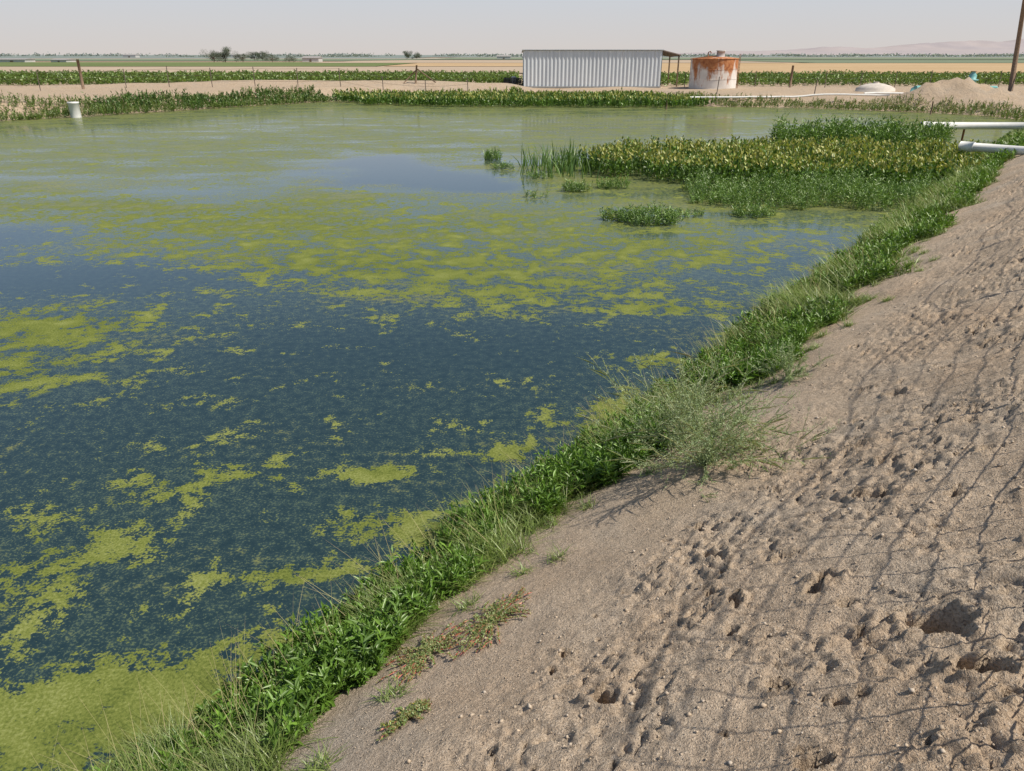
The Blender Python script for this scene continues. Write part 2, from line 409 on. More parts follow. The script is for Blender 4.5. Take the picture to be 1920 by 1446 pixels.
P=strip_pts(2000,30,64,.0,.95,.42,62); parts+=leafy(P,rng.uniform(.15,.42,len(P)),10,.2,.06,BR+GR[:1],.5)
emit('broadleaf_weeds',parts)
n=1300; t=-1+24*rng.random(n)**1.3; e=outer(t); s=-.15+(e*.8)*rng.random(n); x,y=st2w(s,t)
P=np.stack([x,y,np.maximum(bankz(s,t),0)],1)
az=math.atan2(.45,-.8)+rng.normal(0,1.0,n)
dry.append(blades(P,rng.uniform(.3,.7,n),np.full(n,.0038)+.0003*t,az,rng.uniform(.2,.8,n),rng.uniform(0,.4,n),mixcol(n,[(.36,.34,.15),(.28,.31,.11),(.44,.36,.22)]),mixcol(n,[(.48,.36,.23)])))
emit('dry_grass_stalks',dry,DRY)

def saltbush(name,s0,t0,R,H,nst,cols):
    x0,y0=st2w(s0,t0); z0=float(bankz(s0,t0)); pr=[]
    br=[]; 
    for i in range(nst):
        a=rng.uniform(0,6.28); el=rng.uniform(.12,1.35); L=R*rng.uniform(.6,1.15)*(1 if el<.7 else H/R)
        d=np.array([math.cos(a)*math.cos(el),math.sin(a)*math.cos(el),math.sin(el)])
        p=np.array([x0,y0,z0]); pts=[p.copy()]
        for k in range(7):
            d=d+rng.normal(0,.10,3)+np.array([0,0,.03]); d/=np.linalg.norm(d); p=p+d*L/7; pts.append(p.copy())
            if k>1:
                for q in range(2):
                    dd=d+rng.normal(0,.55,3); dd/=np.linalg.norm(dd); l2=L*rng.uniform(.15,.35); br.append((p.copy(),dd,l2))
        for k in range(7): br.append((pts[k],(pts[k+1]-pts[k])/(L/7),L/7))
    B=np.array([b[0] for b in br]);Dv=np.array([b[1] for b in br]);Lb=np.array([b[2] for b in br])
    pr.append(leaves(B,Dv,Lb,np.full(len(B),.006),mixcol(len(B),[(.34,.38,.2),(.42,.42,.28)],.1),0))
    n=len(B)*14; idx=rng.integers(0,len(B),n); f=rng.random(n)
    dl=Dv[idx]+rng.normal(0,.8,(n,3))
    pr.append(leaves(B[idx]+Dv[idx]*(Lb[idx]*f)[:,None],dl,rng.uniform(.012,.034,n),rng.uniform(.003,.008,n),mixcol(n,cols,.15)))
    V,F,Cc=join(pr)
    return mesh_np(name,V,F,LEAF,Cc)
SB=[(.26,.34,.16),(.36,.44,.24),(.19,.27,.11)]
saltbush('saltbush',1.55,4.1,.9,.66,92,SB)
saltbush('saltbush',.85,4.9,.7,.98,46,SB)
saltbush('saltbush',1.45,6.6,.4,.35,26,SB)
def purslane(name,s0,t0,R,ns,flowers=0):
    x0,y0=st2w(s0,t0); pr=[]; B=[];Dv=[];Lb=[]
    for i in range(ns):
        a=rng.uniform(0,6.28);L=R*rng.uniform(.4,1.1); ns_=5; s=s0;t=t0
        ps=[]
        for k in range(ns_+1):
            x,y=st2w(s,t); ps.append(np.array([x,y,float(bankz(s,t))+.014+.012*rng.random()])); a+=rng.normal(0,.25); s+=math.cos(a)*L/ns_;t+=math.sin(a)*L/ns_*1.5
        for k in range(ns_): B.append(ps[k]);Dv.append((ps[k+1]-ps[k]));Lb.append(np.linalg.norm(ps[k+1]-ps[k]))
    B=np.array(B);Dv=np.array(Dv);Lb=np.array(Lb);Dv/=Lb[:,None]
    pr.append(leaves(B,Dv,Lb*1.05,np.full(len(B),.010),mixcol(len(B),[(.52,.11,.08),(.6,.22,.15)],.1),0))
    n=len(B)*10; idx=rng.integers(0,len(B),n); dl=rng.normal(0,1,(n,3)); dl[:,2]=np.abs(dl[:,2])*.7
    pr.append(leaves(B[idx]+Dv[idx]*(Lb[idx]*rng.random(n))[:,None],dl,rng.uniform(.01,.024,n),rng.uniform(.006,.014,n),mixcol(n,[(.2,.30,.08),(.14,.22,.06),(.34,.22,.11)],.15)))
    if flowers:
        n=flowers;idx=rng.integers(0,len(B),n)
        pr.append(leaves(B[idx]+[0,0,.015],rng.normal(0,1,(n,3)),np.full(n,.014),np.full(n,.012),mixcol(n,[(.6,.45,.03)],.1)))
    V,F,Cc=join(pr); return mesh_np(name,V,F,LEAF,Cc)
purslane('purslane_weed',1.15,1.65,.28,50)
purslane('purslane_weed',1.32,.70,.13,30,9)
purslane('purslane_weed',.9,1.3,.26,54)

# pebbles and clods
def pebbles(name,n,lo,hi,smin,t1,pw,mat):
    oc=np.array([(1,0,0),(-1,0,0),(0,1,0),(0,-1,0),(0,0,1),(0,0,-1)],float)
    f=np.array([(0,2,4),(2,1,4),(1,3,4),(3,0,4),(2,0,5),(1,2,5),(3,1,5),(0,3,5)])
    s=rng.uniform(smin,4.4,n);t=-1.1+(t1+1.1)*rng.random(n)**pw
    k=rng.random(n)<sst(.3,.6,fbm(s*1.3,t*1.3,3,77)+.1); s=s[k];t=t[k];n=len(s)
    r=lo+(hi-lo)*rng.random(n)**3
    x,y=st2w(s,t);z=bankz(s,t)+r*.1
    V=oc[None]*r[:,None,None]*rng.uniform(.6,1.2,(n,6,1)); a=rng.uniform(0,6.28,n)
    ca,sa=np.cos(a)[:,None],np.sin(a)[:,None]
    V=np.stack([V[:,:,0]*ca-V[:,:,1]*sa,V[:,:,0]*sa+V[:,:,1]*ca,V[:,:,2]*.7],2)+np.stack([x,y,z],1)[:,None]
    F=(np.arange(n)[:,None,None]*6+f[None]).reshape(-1,3)
    return mesh_np(name,V.reshape(-1,3),F,mat,np.repeat(mixcol(n,[(.55,.44,.32),(.44,.345,.25),(.52,.45,.37)],.08),6,0))
pm=M('pebble'); PEB=pm.done(pm.diff(pm.attr('Col').outputs['Color']))
pebbles('gravel',42000,.002,.006,.95,18,1.5,PEB)
pebbles('soil_clods',2200,.006,.020,1.6,14,1.4,PEB)

# ------------------------------------------------------------ plants standing in the water
def inpoly(x,y,poly):
    ins=np.zeros(x.shape,bool);n=len(poly)
    for i in range(n):
        a=poly[i];b=poly[(i+1)%n]
        c=((a[1]>y)!=(b[1]>y))
        if a[1]!=b[1]: ins^=c&(x<(b[0]-a[0])*(y-a[1])/(b[1]-a[1])+a[0])
    return ins
def fillpoly(poly,dens,wob=.6,seed=0):
    p=np.array(poly);lo=p.min(0)-1;hi=p.max(0)+1;n=int(np.prod(hi-lo)*dens)
    x=rng.uniform(lo[0],hi[0],n);y=rng.uniform(lo[1],hi[1],n)
    xx=x+(fbm(x*.9,y*.9,3,seed)-.5)*wob*4;yy=y+(fbm(x*.9,y*.9,3,seed+9)-.5)*wob*4
    k=inpoly(xx,yy,p);return x[k],y[k]
WH=[(.095,.18,.03),(.145,.25,.04),(.06,.115,.02)]; YT=[(.42,.37,.11),(.34,.36,.09),(.26,.31,.06)]
x,y=fillpoly([(2.9,28.9),(3.9,26.9),(6,25.6),(9.2,24.6),(13,24.2),(16.0,26.4),(18.8,31.5),(15,33.2),(10,33),(5,32.4),(3.2,31)],36,.35,81)
P=np.stack([x,y,0*x-.02],1);H=.46+.55*fbm(x*.9,y*.9,3,82)+rng.uniform(-.12,.14,len(x))
emit('water_hyacinth_bed',leafy(P,H,10,.17,.078,WH,.25,(.3,1.2),.015,0,YT,.22))
x,y=fillpoly([(-17,74.5),(-12,68),(-4,66),(6,65.3),(14.8,65.6),(17,67.5),(13,78),(-8,80.5),(-16,77.5)],9,.5,83)
P=np.stack([x,y,np.maximum(base(x,y),0)-.02],1);H=.45+.3*fbm(x*.5,y*.5,3,84)+rng.uniform(-.05,.12,len(x))
emit('water_hyacinth_bed',leafy(P,H,8,.32,.14,WH,.25,(.4,1.2),.02,0,YT,.10))
LG=[(.15,.25,.06),(.21,.32,.09),(.09,.17,.035)]
x,y=fillpoly([(5.0,22.9),(5.6,21.6),(8.0,21.1),(9.6,21.4),(11.2,20.8),(12.4,22.2),(14.4,25.2),(10.8,25.2),(8.2,25.0),(5.6,25.0)],48,.4,85)
P=np.stack([x,y,0*x-.02],1)
emit('water_primrose',leafy(P,rng.uniform(.25,.85,len(x))*(.15+1.5*fbm(x*1.3,y*1.3,2,4)),14,.13,.028,LG,.7,(0,.9),.012))
for cx,cy,r,n,h in ((3.6,19.5,.8,130,.5),(2.9,19.9,.5,50,.35),(2.05,24.4,.45,45,.4),(3.3,25.0,.5,50,.4),(-.75,32.2,.4,30,.5),(-.3,29.5,.45,24,.25),(1.0,27.2,.6,20,.3),(4.8,20.4,.5,14,.25),(6.6,20.4,.6,60,.35),(.6,23.2,.5,8,.25)):
    a=rng.uniform(0,6.28,n);q=r*np.sqrt(rng.random(n));P=np.stack([cx+q*np.cos(a),cy+q*np.sin(a)*.6,0*a-.02],1)
    emit('water_primrose',leafy(P,rng.uniform(.4,1.,n)*h,12,.13,.026,LG,.8,(0,.9),.012))
def reeds(name,pts,L,W,cols):
    n=len(pts);emit(name,[blades(pts,rng.uniform(.45,1.1,n)*L,np.full(n,W)*rng.uniform(.7,1.3,n),rng.uniform(0,6.28,n),rng.uniform(0,.35,n),rng.uniform(0,.5,n),mixcol(n,cols))])
n=330;x=2.1+rng.normal(0,.8,n);y=29.6+rng.normal(0,1.3,n);reeds('reed_clump',np.stack([x,y,0*x],1),.95,.045,[(.09,.17,.04),(.15,.24,.06)])
n=40;x=-.8+rng.normal(0,.18,n);y=32.6+rng.normal(0,.3,n);reeds('reed_clump',np.stack([x,y,0*x],1),.6,.045,[(.09,.17,.04),(.15,.24,.06)])
x,y=fillpoly([(12.2,37),(17,35.6),(20.5,36.4),(21,38.5),(17,40),(13.5,39.4)],24,.4,87)
P=np.stack([x,y,0*x-.02],1);emit('smartweed_bush',leafy(P,rng.uniform(.5,1.0,len(x))*(.6+1.3*fbm(x*.7,y*.7,2,8)),13,.24,.06,[(.12,.21,.035),(.17,.28,.05),(.08,.155,.03)],.5,(0,1.),.015))

# far shore vegetation
def shore(i0,i1,n,d0,d1,H,L,W,cols,nl=8,seed=0):
    P=[]
    for i in range(i0,i1):
        a=pond[i];b=pond[i+1];e=b-a;l=np.hypot(*e);no=np.array([e[1],-e[0]])/l
        k=int(n*l);u=rng.random(k);d=rng.uniform(d0,d1,k); P.append(a+e*u[:,None]+no*d[:,None])
    P=np.concatenate(P)
    x,y=P[:,0],P[:,1];k=rng.random(len(x))<sst(.25,.45,fbm(x*.35,y*.35,3,seed)+.12); x,y=x[k],y[k]
    z=np.maximum(base(x,y),0)-.03; hh=H*rng.uniform(.5,1.1,len(x))*(.3+1.4*fbm(x*.4,y*.4,2,seed+3))
    return leafy(np.stack([x,y,z],1),hh,nl,L,W,cols,.6,(.2,1.3),.012)
OL=[(.09,.16,.03),(.14,.22,.04),(.20,.23,.07)]
emit('shore_grass',shore(8,13,75,-.9,2.9,.50,.22,.055,OL,9,91)+shore(1,6,50,-.8,2.4,.42,.22,.055,OL+[(.3,.27,.12)],8,95))
emit('shore_weeds',shore(8,11,22,-.3,2.3,.75,.28,.09,[(.06,.12,.025),(.09,.17,.03)],9,97))

# ------------------------------------------------------------ crop fields
def crop(name,x0,x1,y0,y1,row,step,H,cols,L,W,nl,ang=0,zoff=0):
    r=np.arange(y0,y1,row); c=np.arange(x0,x1,step); Xc,Yc=np.meshgrid(c,r); x=Xc.ravel()+rng.normal(0,step*.4,Xc.size);y=Yc.ravel()+rng.normal(0,row*.12,Xc.size)
    k=(np.abs(x)<y*.86+6); x,y=x[k],y[k]
    z=base(x,y)-.02; h=H*rng.uniform(.7,1.2,len(x))*(.7+.6*fbm(x*.15,y*.15,3,3))
    return emit(name,leafy(np.stack([x,y,z],1),h,nl,L,W,cols,.8,(-.2,.9),.03))
CR=[(.09,.155,.03),(.14,.22,.045),(.19,.26,.06),(.065,.115,.025)]
crop('crop_field',-112,1.,89,131,1.7,.55,.8,CR,.36,.22,10)
crop('crop_field',17,112,92,128,1.7,.55,.8,CR,.36,.22,10)
def fieldmat(name,a,b,sc=.05):
    m=M(name); n=m.noise(sc,5,.65,vec=m.pos((.35,1,1))); n2=m.noise(sc*14,3,.7)
    c=m.mix(m.ramp(n2,[(.3,.5),(.6,0.)]),m.ramp(n,[(.35,a),(.65,b)]),tuple(q*.75 for q in a)); return m.done(m.diff(c))
F_G=fieldmat('field_green',(.13,.17,.07),(.19,.22,.10)); F_Y=fieldmat('field_stubble',(.44,.31,.175),(.51,.375,.23)); F_S=fieldmat('field_bare',(.41,.32,.235),(.46,.375,.28))
F_B=fieldmat('field_haze_green',(.18,.22,.15),(.24,.27,.19),.01); F_P=fieldmat('field_haze_bare',(.40,.36,.30),(.44,.40,.34),.01)  # distance haze painted into the base colours: paler, greyer fields
F_H=fieldmat('field_haze_distant',(.20,.24,.22),(.26,.29,.27),.004)  # farthest plain, aerial haze painted in as pale blue-green
k=[0]
def sheet(name,x0,x1,y0,y1,mat,sk=0):
    k[0]+=1; z=.87+.012*k[0]+ (0 if y0<400 else .15)
    V=[(x0,y0,z),(x1,y0,z),(x1+sk,y1,z),(x0+sk,y1,z)]; mesh_np(name,V,[(0,1,2,3)],mat)
sheet('green_field',-115,1,131,150,F_G); sheet('green_field',24,115,129,142,F_G)
sheet('bare_field',-400,20,152,232,F_S); sheet('stubble_field',20,420,144,330,F_Y)
sheet('green_field',-420,-40,236,372,F_G); sheet('stubble_field',-38,19,236,330,F_Y); 
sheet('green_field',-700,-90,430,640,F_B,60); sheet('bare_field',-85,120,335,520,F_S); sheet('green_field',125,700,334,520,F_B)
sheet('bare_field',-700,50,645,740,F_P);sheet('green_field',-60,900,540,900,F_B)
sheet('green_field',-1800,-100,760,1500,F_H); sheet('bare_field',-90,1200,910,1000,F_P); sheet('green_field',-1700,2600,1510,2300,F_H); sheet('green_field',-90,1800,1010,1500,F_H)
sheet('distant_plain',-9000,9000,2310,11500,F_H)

# ------------------------------------------------------------ distant trees
BARK=simple('bark',(.16,.12,.09),.9)
def tree(name,x,y,h,w,cols,nc=9,dens=260):
    e=empty(name); z0=float(base(np.array([x]),np.array([y]))[0])
    paths=[[(x,y,z0),(x+.05*w,y,z0+h*.25),(x,y,z0+h*.55)]]; rs=[[h*.035,h*.028,h*.015]]
    cs=[]
    for i in range(nc):
        a=rng.uniform(0,6.28);r=w*.5*rng.uniform(.2,.9);cz=z0+h*rng.uniform(.22,.85);c=(x+r*math.cos(a),y+r*math.sin(a),cz);cs.append((c,w*rng.uniform(.12,.24)))
        paths.append([(x,y,z0+h*.25),((x+c[0])/2,(y+c[1])/2,(z0+h*.3+cz)/2),c]); rs.append([h*.018,h*.012,h*.005])
    tubes('limbs',paths,rs,BARK,6,e)
    pp=[]
    for c,r in cs:
        v=rng.normal(0,1,(dens,3));v/=np.linalg.norm(v,axis=1,keepdims=True);v*=(rng.random(dens)**.4)[:,None]*r
        pp.append(leaves(np.array(c)+v*[1,1,.8],rng.normal(0,1,(dens,3)),rng.uniform(.3,.7,dens)*h*.09,rng.uniform(.3,.7,dens)*h*.07,mixcol(dens,cols,.2)))
    V,F,Cc=join(pp);mesh_np('crown',V,F,LEAF,Cc,parent=e)
DT=[(.085,.11,.085),(.12,.145,.11),(.16,.18,.14)]  # leaf greens greyed, distance haze mixed into the colour
for x,y,h,w in ((-141,385,5.0,9),(-134,380,6.6,9),(-127,384,4.4,8.5),(-152,480,5,7),(-144,470,5.5,8),(-112,380,3.9,8),(-105,383,3.1,7),(-80,620,6,8),(-72,615,5,8)): tree('oak_tree',x,y,h,w,DT,13)
DT=[(.085,.11,.08),(.13,.155,.11),(.17,.19,.15)]
pp=[]
for yy,hh,nn,x0,x1 in ((1200,2.4,700,-900,-150),(1350,3,800,-300,1000),(1900,4.5,1500,-1500,1500),(2300,5,1500,-1800,2200)):
    x=rng.uniform(x0,x1,nn); k=fbm(x/90.,x*0+yy,3,7)>.47;x=x[k];m_=len(x);y=yy+rng.normal(0,25,m_)
    q=5; xx=np.repeat(x,q)+rng.normal(0,hh*1.2,m_*q);y2=np.repeat(y,q);zz=.8+np.abs(rng.normal(.4,.28,m_*q))*hh
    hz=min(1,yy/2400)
    cc=mixcol(m_*q,DT,.1)*(1-hz*.8)+np.array([.36,.40,.43])*hz*.8  # painted haze: leaf colour blends to pale blue-grey with row distance
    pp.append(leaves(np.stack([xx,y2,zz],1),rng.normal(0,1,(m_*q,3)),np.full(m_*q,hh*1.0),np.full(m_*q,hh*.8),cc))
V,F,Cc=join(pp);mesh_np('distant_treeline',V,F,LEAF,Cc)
hm=M('hazy_hill'); hn=hm.noise(.0015,5,.6); hc=hm.ramp(hn,[(.35,(.36,.325,.33)),(.65,(.41,.36,.345))]); HILL=hm.done(hm.diff(hc))  # pale pinkish grey has the distance haze painted into it
def hz(x,y):
    a=np.exp(-((y-11000)/900.)**2)
    r=14+185*sst(2000,8600,x)+25*sst(2500,900,np.abs(x-4200))
    return -2+a*r*(.45+1.1*fbm(x/700.,y/700.,5,17))*sst(-1500,2500,x)
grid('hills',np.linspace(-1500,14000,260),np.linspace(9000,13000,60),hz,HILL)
WPA=simple('white_paint',(.75,.74,.70),.6,0,.1); WPB=simple('haze_tinted_wall',(.50,.48,.45),.8,0,.1); RG=simple('roof_grey',(.34,.32,.30))  # far farm walls greyed, distance haze put into their colour
def farmhouse(x,y,w,h,d=8,name='farm_building'):
    z=.8; e=empty(name); box('walls',(x,y,z+h*.35),(w,d,h*.7),WPB,e)
    V=[(x-w/2-.3,y-d/2-.3,z+h*.7),(x+w/2+.3,y-d/2-.3,z+h*.7),(x+w/2+.3,y+d/2+.3,z+h*.7),(x-w/2-.3,y+d/2+.3,z+h*.7),(x-w/2-.3,y,z+h),(x+w/2+.3,y,z+h)]
    me=bpy.data.meshes.new('roof');me.from_pydata(V,[],[(0,1,5,4),(2,3,4,5),(1,2,5),(3,0,4)]);me.materials.append(RG);o=bpy.data.objects.new('roof',me);link(o);o.parent=e
    box('door',(x,y-d/2-.05,z+h*.22),(w*.12,.08,h*.44),BARK,e)
for a in ((-98,400,8,2.6),(-225,370,12,1.8),(-205,372,7,1.6),(-6,600,10,3),(12,640,8,3),(-420,900,14,4,10),(-330,980,12,4,10)): farmhouse(*a)

# ------------------------------------------------------------ metal shed
mm=M('corrugated_steel'); st=mm.noise(.6,4,.7,vec=mm.pos((3,3,.35)))
cc=mm.ramp(st,[(.3,(.55,.58,.60)),(.6,(.67,.70,.71)),(.8,(.50,.48,.46))]); STEEL=mm.done(mm.pr(cc,.5,.1,.4))
ROOFM=simple('roof_underside',(.16,.12,.10),.9); POSTW=simple('weathered_wood',(.22,.15,.10),.9,0,.35,8)
shed=empty('metal_shed')
def corr(name,p0,p1,z0,z1a,z1b,amp,pitch,mat,par):
    p0=np.array(p0,float);p1=np.array(p1,float);L=np.hypot(*(p1-p0));d=(p1-p0)/L;nn=np.array([d[1],-d[0]])
    n=int(L/pitch*8);u=np.linspace(0,L,n+1);ph=(u/pitch)%1
    off=amp*np.clip(np.cos(ph*2*np.pi)*2.2,-1,1)
    x=p0[0]+d[0]*u+nn[0]*off;y=p0[1]+d[1]*u+nn[1]*off
    zt=z1a+(z1b-z1a)*u/L
    V=np.concatenate([np.stack([x,y,0*x+z0],1),np.stack([x,y,zt],1)]);i=np.arange(n);F=np.stack([i,i+1,i+n+2,i+n+1],1)
    return mesh_np(name,V,F,mat,parent=par)
zg=.72
corr('front_wall',(1.3,88),(16.2,88),zg,4.42,4.42,.030,.42,STEEL,shed)
corr('left_wall',(1.3,95),(1.3,88),zg,4.15,4.42,.03,.42,STEEL,shed)
corr('right_wall',(16.2,88),(16.2,92),zg,4.42,4.25,.03,.42,STEEL,shed)
corr('back_wall',(16.2,95),(1.3,95),zg,4.15,4.15,.03,.42,STEEL,shed)
me=bpy.data.meshes.new('roof')
me.from_pydata([(1.1,87.8,4.47),(16.3,87.8,4.47),(16.3,95.2,4.22),(1.1,95.2,4.22),(1.1,87.8,4.53),(16.3,87.8,4.53),(16.3,95.2,4.28),(1.1,95.2,4.28)],[],[(0,3,2,1),(4,5,6,7),(0,1,5,4),(1,2,6,5),(2,3,7,6),(3,0,4,7)]);me.materials.append(STEEL)
o=bpy.data.objects.new('roof',me);link(o);o.parent=shed
me=bpy.data.meshes.new('lean_to_roof')
a=[(16.32,87.8,4.46),(18.7,90.2,4.02),(18.7,96,3.85),(16.32,95.2,4.2)];me.from_pydata(a+[(q[0],q[1],q[2]-.1) for q in a]+[],[],[(0,1,2,3),(7,6,5,4),(0,4,5,1),(1,5,6,2),(2,6,7,3),(3,7,4,0)]);me.materials.append(ROOFM)
o=bpy.data.objects.new('lean_to_roof',me);link(o);o.parent=shed
for px,py in ((18.5,90.4),(18.5,95.6)): box('post',(px,py,2.3),(.14,.14,3.2),POSTW,shed)
box('base_rail',(8.75,87.9,zg+.06),(15.,.08,.14),simple('rail',(.4,.4,.38)),shed)
BLK=simple('black_plastic',(.02,.02,.022),.6)
cr=empty('harvest_crates')
for cx in (-.45,.55):
    for lv in range(2):
        z=.85+lv*.42
        for sx in range(6): box('slat',(cx-.42+sx*.168,88.6,z+.18),(.10,.05,.36),BLK,cr); box('slat',(cx-.42+sx*.168,89.5,z+.18),(.10,.05,.36),BLK,cr)
        for q in (0,.34): box('rim',(cx,89.05,z+q+.02),(.96,1.0,.05),BLK,cr)
wb=empty('white_drum'); tube('body',[(.2,90.5,.8),(.2,90.5,1.2),(.2,90.5,1.22),(.2,90.5,1.75)],[.3,.3,.32,.3],WPA,16,wb); tube('lid',[(.2,90.5,1.755),(.2,90.5,1.8)],.2,WPA,12,wb)

# ------------------------------------------------------------ rusty tank
tm=M('rusty_tank_paint'); g=tm.n('ShaderNodeNewGeometry'); sx=tm.n('ShaderNodeSeparateXYZ'); tm.l(g.outputs['Position'],sx.inputs[0])
hgt=tm.math('MULTIPLY_ADD',sx.outputs['Z'],.34,-.27)
s1=tm.noise(1.3,7,.65,vec=tm.pos((1,1,.25))); s2=tm.noise(.75,4,.6,vec=tm.pos((1,1,.7)))
v=tm.math('ADD',tm.math('MULTIPLY',tm.math('SUBTRACT',s1,.5),1.9),tm.math('MULTIPLY_ADD',hgt,.75,tm.math('MULTIPLY_ADD',s2,1.3,-1.02)))
rm=tm.math('MULTIPLY_ADD',v,4,.3,clamp=True)
rc=tm.ramp(tm.noise(3,6,.7),[(.3,(.22,.07,.03)),(.5,(.42,.16,.06)),(.7,(.55,.27,.12))])
tc=tm.mix(rm,tm.ramp(tm.noise(.8,4,.6),[(.3,(.62,.56,.50)),(.7,(.78,.74,.68))]),rc)
TANK=tm.done(tm.pr(tc,.75,0,.3,tm.bump(s1,.3,.02)))
tk=empty('rusty_water_tank'); tx,ty=21.4,86.
tube('shell',[(tx,ty,.7),(tx,ty,1.65),(tx,ty,2.6),(tx,ty,3.62)],2.45,TANK,64,tk,caps=False)
for z in (.76,1.68,2.63,3.58): tube('seam_ring',[(tx,ty,z-.03),(tx,ty,z+.03)],2.475,TANK,64,tk)
tube('roof',[(tx,ty,3.62),(tx,ty,3.66),(tx,ty,3.92)],[2.52,2.50,.3],TANK,64,tk)
RUST=simple('rust',(.30,.13,.07),.9,0,.4,5)
tube('hatch',[(tx+.35,ty-.9,3.7),(tx+.35,ty-.9,4.35)],.42,simple('hatch_grey',(.5,.47,.44)),20,tk)
tube('hatch_lid',[(tx+.35,ty-.9,4.352),(tx+.35,ty-.9,4.42)],.48,WPA,20,tk)
tube('vent',[(tx-.8,ty-.3,3.8),(tx-.8,ty-.3,4.25),(tx-.6,ty-.3,4.32),(tx-.5,ty-.3,4.15)],.06,RUST,8,tk)
lad=[[(tx+2.46,ty-.9,.7),(tx+2.46,ty-.9,4.1)],[(tx+2.46,ty-.5,.7),(tx+2.46,ty-.5,4.1)]]+[[(tx+2.46,ty-.9,z),(tx+2.46,ty-.5,z)] for z in np.arange(1,4,.3)]
tubes('ladder',lad,.025,RUST,6,tk)

# ------------------------------------------------------------ white dome, valve, pipes
CONC=simple('pale_concrete',(.60,.54,.46),.9,0,.15,2)
def rev(name,x,y,prof,mat,n=32,par=None):
    return tube(name,[(x,y,z) for z,r in prof],[r for z,r in prof],mat,n,par)
dm=empty('concrete_well_cap'); rev('dome',36.2,80,[(.6,1.85),(.95,1.8),(1.2,1.35),(1.38,.7),(1.42,.3)],CONC,28,dm); rev('collar',36.2,80,[(1.41,.28),(1.55,.26)],CONC,16,dm)
TQ=simple('turquoise_paint',(.18,.42,.40),.5,0,.2)
vl=empty('irrigation_valve'); vx,vy=44.2,77.5
rev('riser',vx,vy,[(.6,.38),(1.7,.38),(1.72,.55),(1.84,.55),(1.86,.34),(2.2,.34),(2.4,.18),(2.55,.15)],TQ,20,vl)
tube('inlet_pipe',[(vx-5.2,vy,1.1),(vx-.3,vy,1.1)],.19,TQ,14,vl); tube('elbow',[(vx-5.2,vy,1.1),(vx-5.5,vy,.95),(vx-5.6,vy,.55)],.19,TQ,14,vl)
tube('outlet_branch',[(vx+.3,vy,1.1),(vx+2.5,vy,1.1),(vx+2.9,vy,.6)],.17,TQ,14,vl); tube('handwheel',[(vx,vy,2.55),(vx,vy,2.58)],.28,RUST,16,vl)
wp=simple('white_pvc',(.74,.73,.68),.45,0,.08); 
def zat(x,y): return float(base(np.array([float(x)]),np.array([float(y)]))[0])
pth=[(x,68.6+.4*math.sin(x*.3)-.0*x,max(zat(x,68.6),.55)+.13) for x in np.arange(15.2,33,.9)]
tube('surface_pipe',pth,.08,wp,10)
tube('surface_pipe',[(x,70.5-(x-31)*.05,zat(x,70.5)+.15) for x in np.arange(31,41,1.)],.09,wp,10)
op=empty('outlet_pipe')
tube('barrel',[(20.35,38.9,.80),(23,38.95,.79),(27.5,39.0,.78)],.17,wp,24,op); tube('coupling',[(20.2,38.9,.80),(20.62,38.9,.80)],.20,wp,24,op); tube('bore_shade_disc',[(20.19,38.9,.80),(20.198,38.9,.80)],.15,BLK,20,op)  # black disc on the capped end paints the shade inside the pipe mouth
tube('support',[(22.4,38.95,-.8),(22.4,38.95,.62)],.05,RUST,8,op)
op=empty('outlet_pipe')
tube('barrel',[(16.7,28.6,.92),(17.7,27.4,.93),(19.2,25.6,.95)],.15,wp,24,op); tube('coupling',[(16.55,28.78,.92),(16.85,28.42,.92)],.175,wp,24,op)
sp_=empty('white_standpipe'); rev('pipe',-30.4,55.2,[(-.8,.34),(.0,.34),(.90,.34),(.92,.37),(1.02,.37),(1.021,.30),(.7,.29)],wp,28,sp_)
for x,y,h in ((12.3,63.5,.7),(30.6,58.,.9)): 
    tube('wooden_stake',[(x,y,-.5),(x+.04,y,h*.5),(x+.02,y,h)],[.06,.055,.045],POSTW,8)
up=empty('utility_pole'); tube('pole',[(49,78.8,.4),(48.55,78.8,5),(47.9,78.8,11.2)],[.24,.21,.16],POSTW,16,up)
tubes('cross_arm',[[(46.9,78.6,10.5),(48.9,78.6,10.5)]],.07,POSTW,8,up); tube('guy_wire',[(48.0,78.8,10),(53.6,78.8,.7)],.012,RUST,5,up)

# ------------------------------------------------------------ far fence line with posts and wires
STP=simple('steel_t_post',(.14,.11,.09),.8)
def fenceline(pts,h,wooden=(),n_w=3,name='wire_fence'):
    e=empty(name);tp=[];wires=[];
    tops=[]
    for i,(x,y) in enumerate(pts):
        z=zat(x,y); hh=h*rng.uniform(.9,1.08); l=rng.uniform(-.06,.06)
        if i in wooden: tube('wooden_post',[(x,y,z-.1),(x+l,y,z+hh*1.45)],[.15,.12],POSTW,10,e)
        else: tp.append([(x,y,z-.1),(x+l,y,z+hh)])
        tops.append((x,y,z))
    tubes('t_posts',tp,.04,STP,5,e)
    for w in range(n_w):
        f=(w+.9)/n_w*.95
        for a,b in zip(tops[:-1],tops[1:]):
            wires.append([(a[0],a[1],a[2]+h*f),((a[0]+b[0])/2,(a[1]+b[1])/2,(a[2]+b[2])/2+h*f-.04),(b[0],b[1],b[2]+h*f)])
    tubes('wires',wires,.010,STP,4,e)
fenceline([(-80+4.2*i,78+.117*i) for i in range(19)],1.8,(9,))
fenceline([(19+3.9*i,88.5+.1*i) for i in range(14)],1.6,(3,))
hb=empty('brace_post'); bz=zat(-10,83.5); tube('post',[(-10,83.5,bz-.1),(-9.8,83.5,bz+1.75)],[.11,.09],POSTW,8,hb); tube('brace_strut',[(-9.85,83.5,bz+1.45),(-7.9,83.4,bz+.1)],.06,POSTW,8,hb); tube('brace_strut_b',[(-9.85,83.5,bz+1.3),(-11.2,83.3,bz+.05)],.06,POSTW,8,hb)
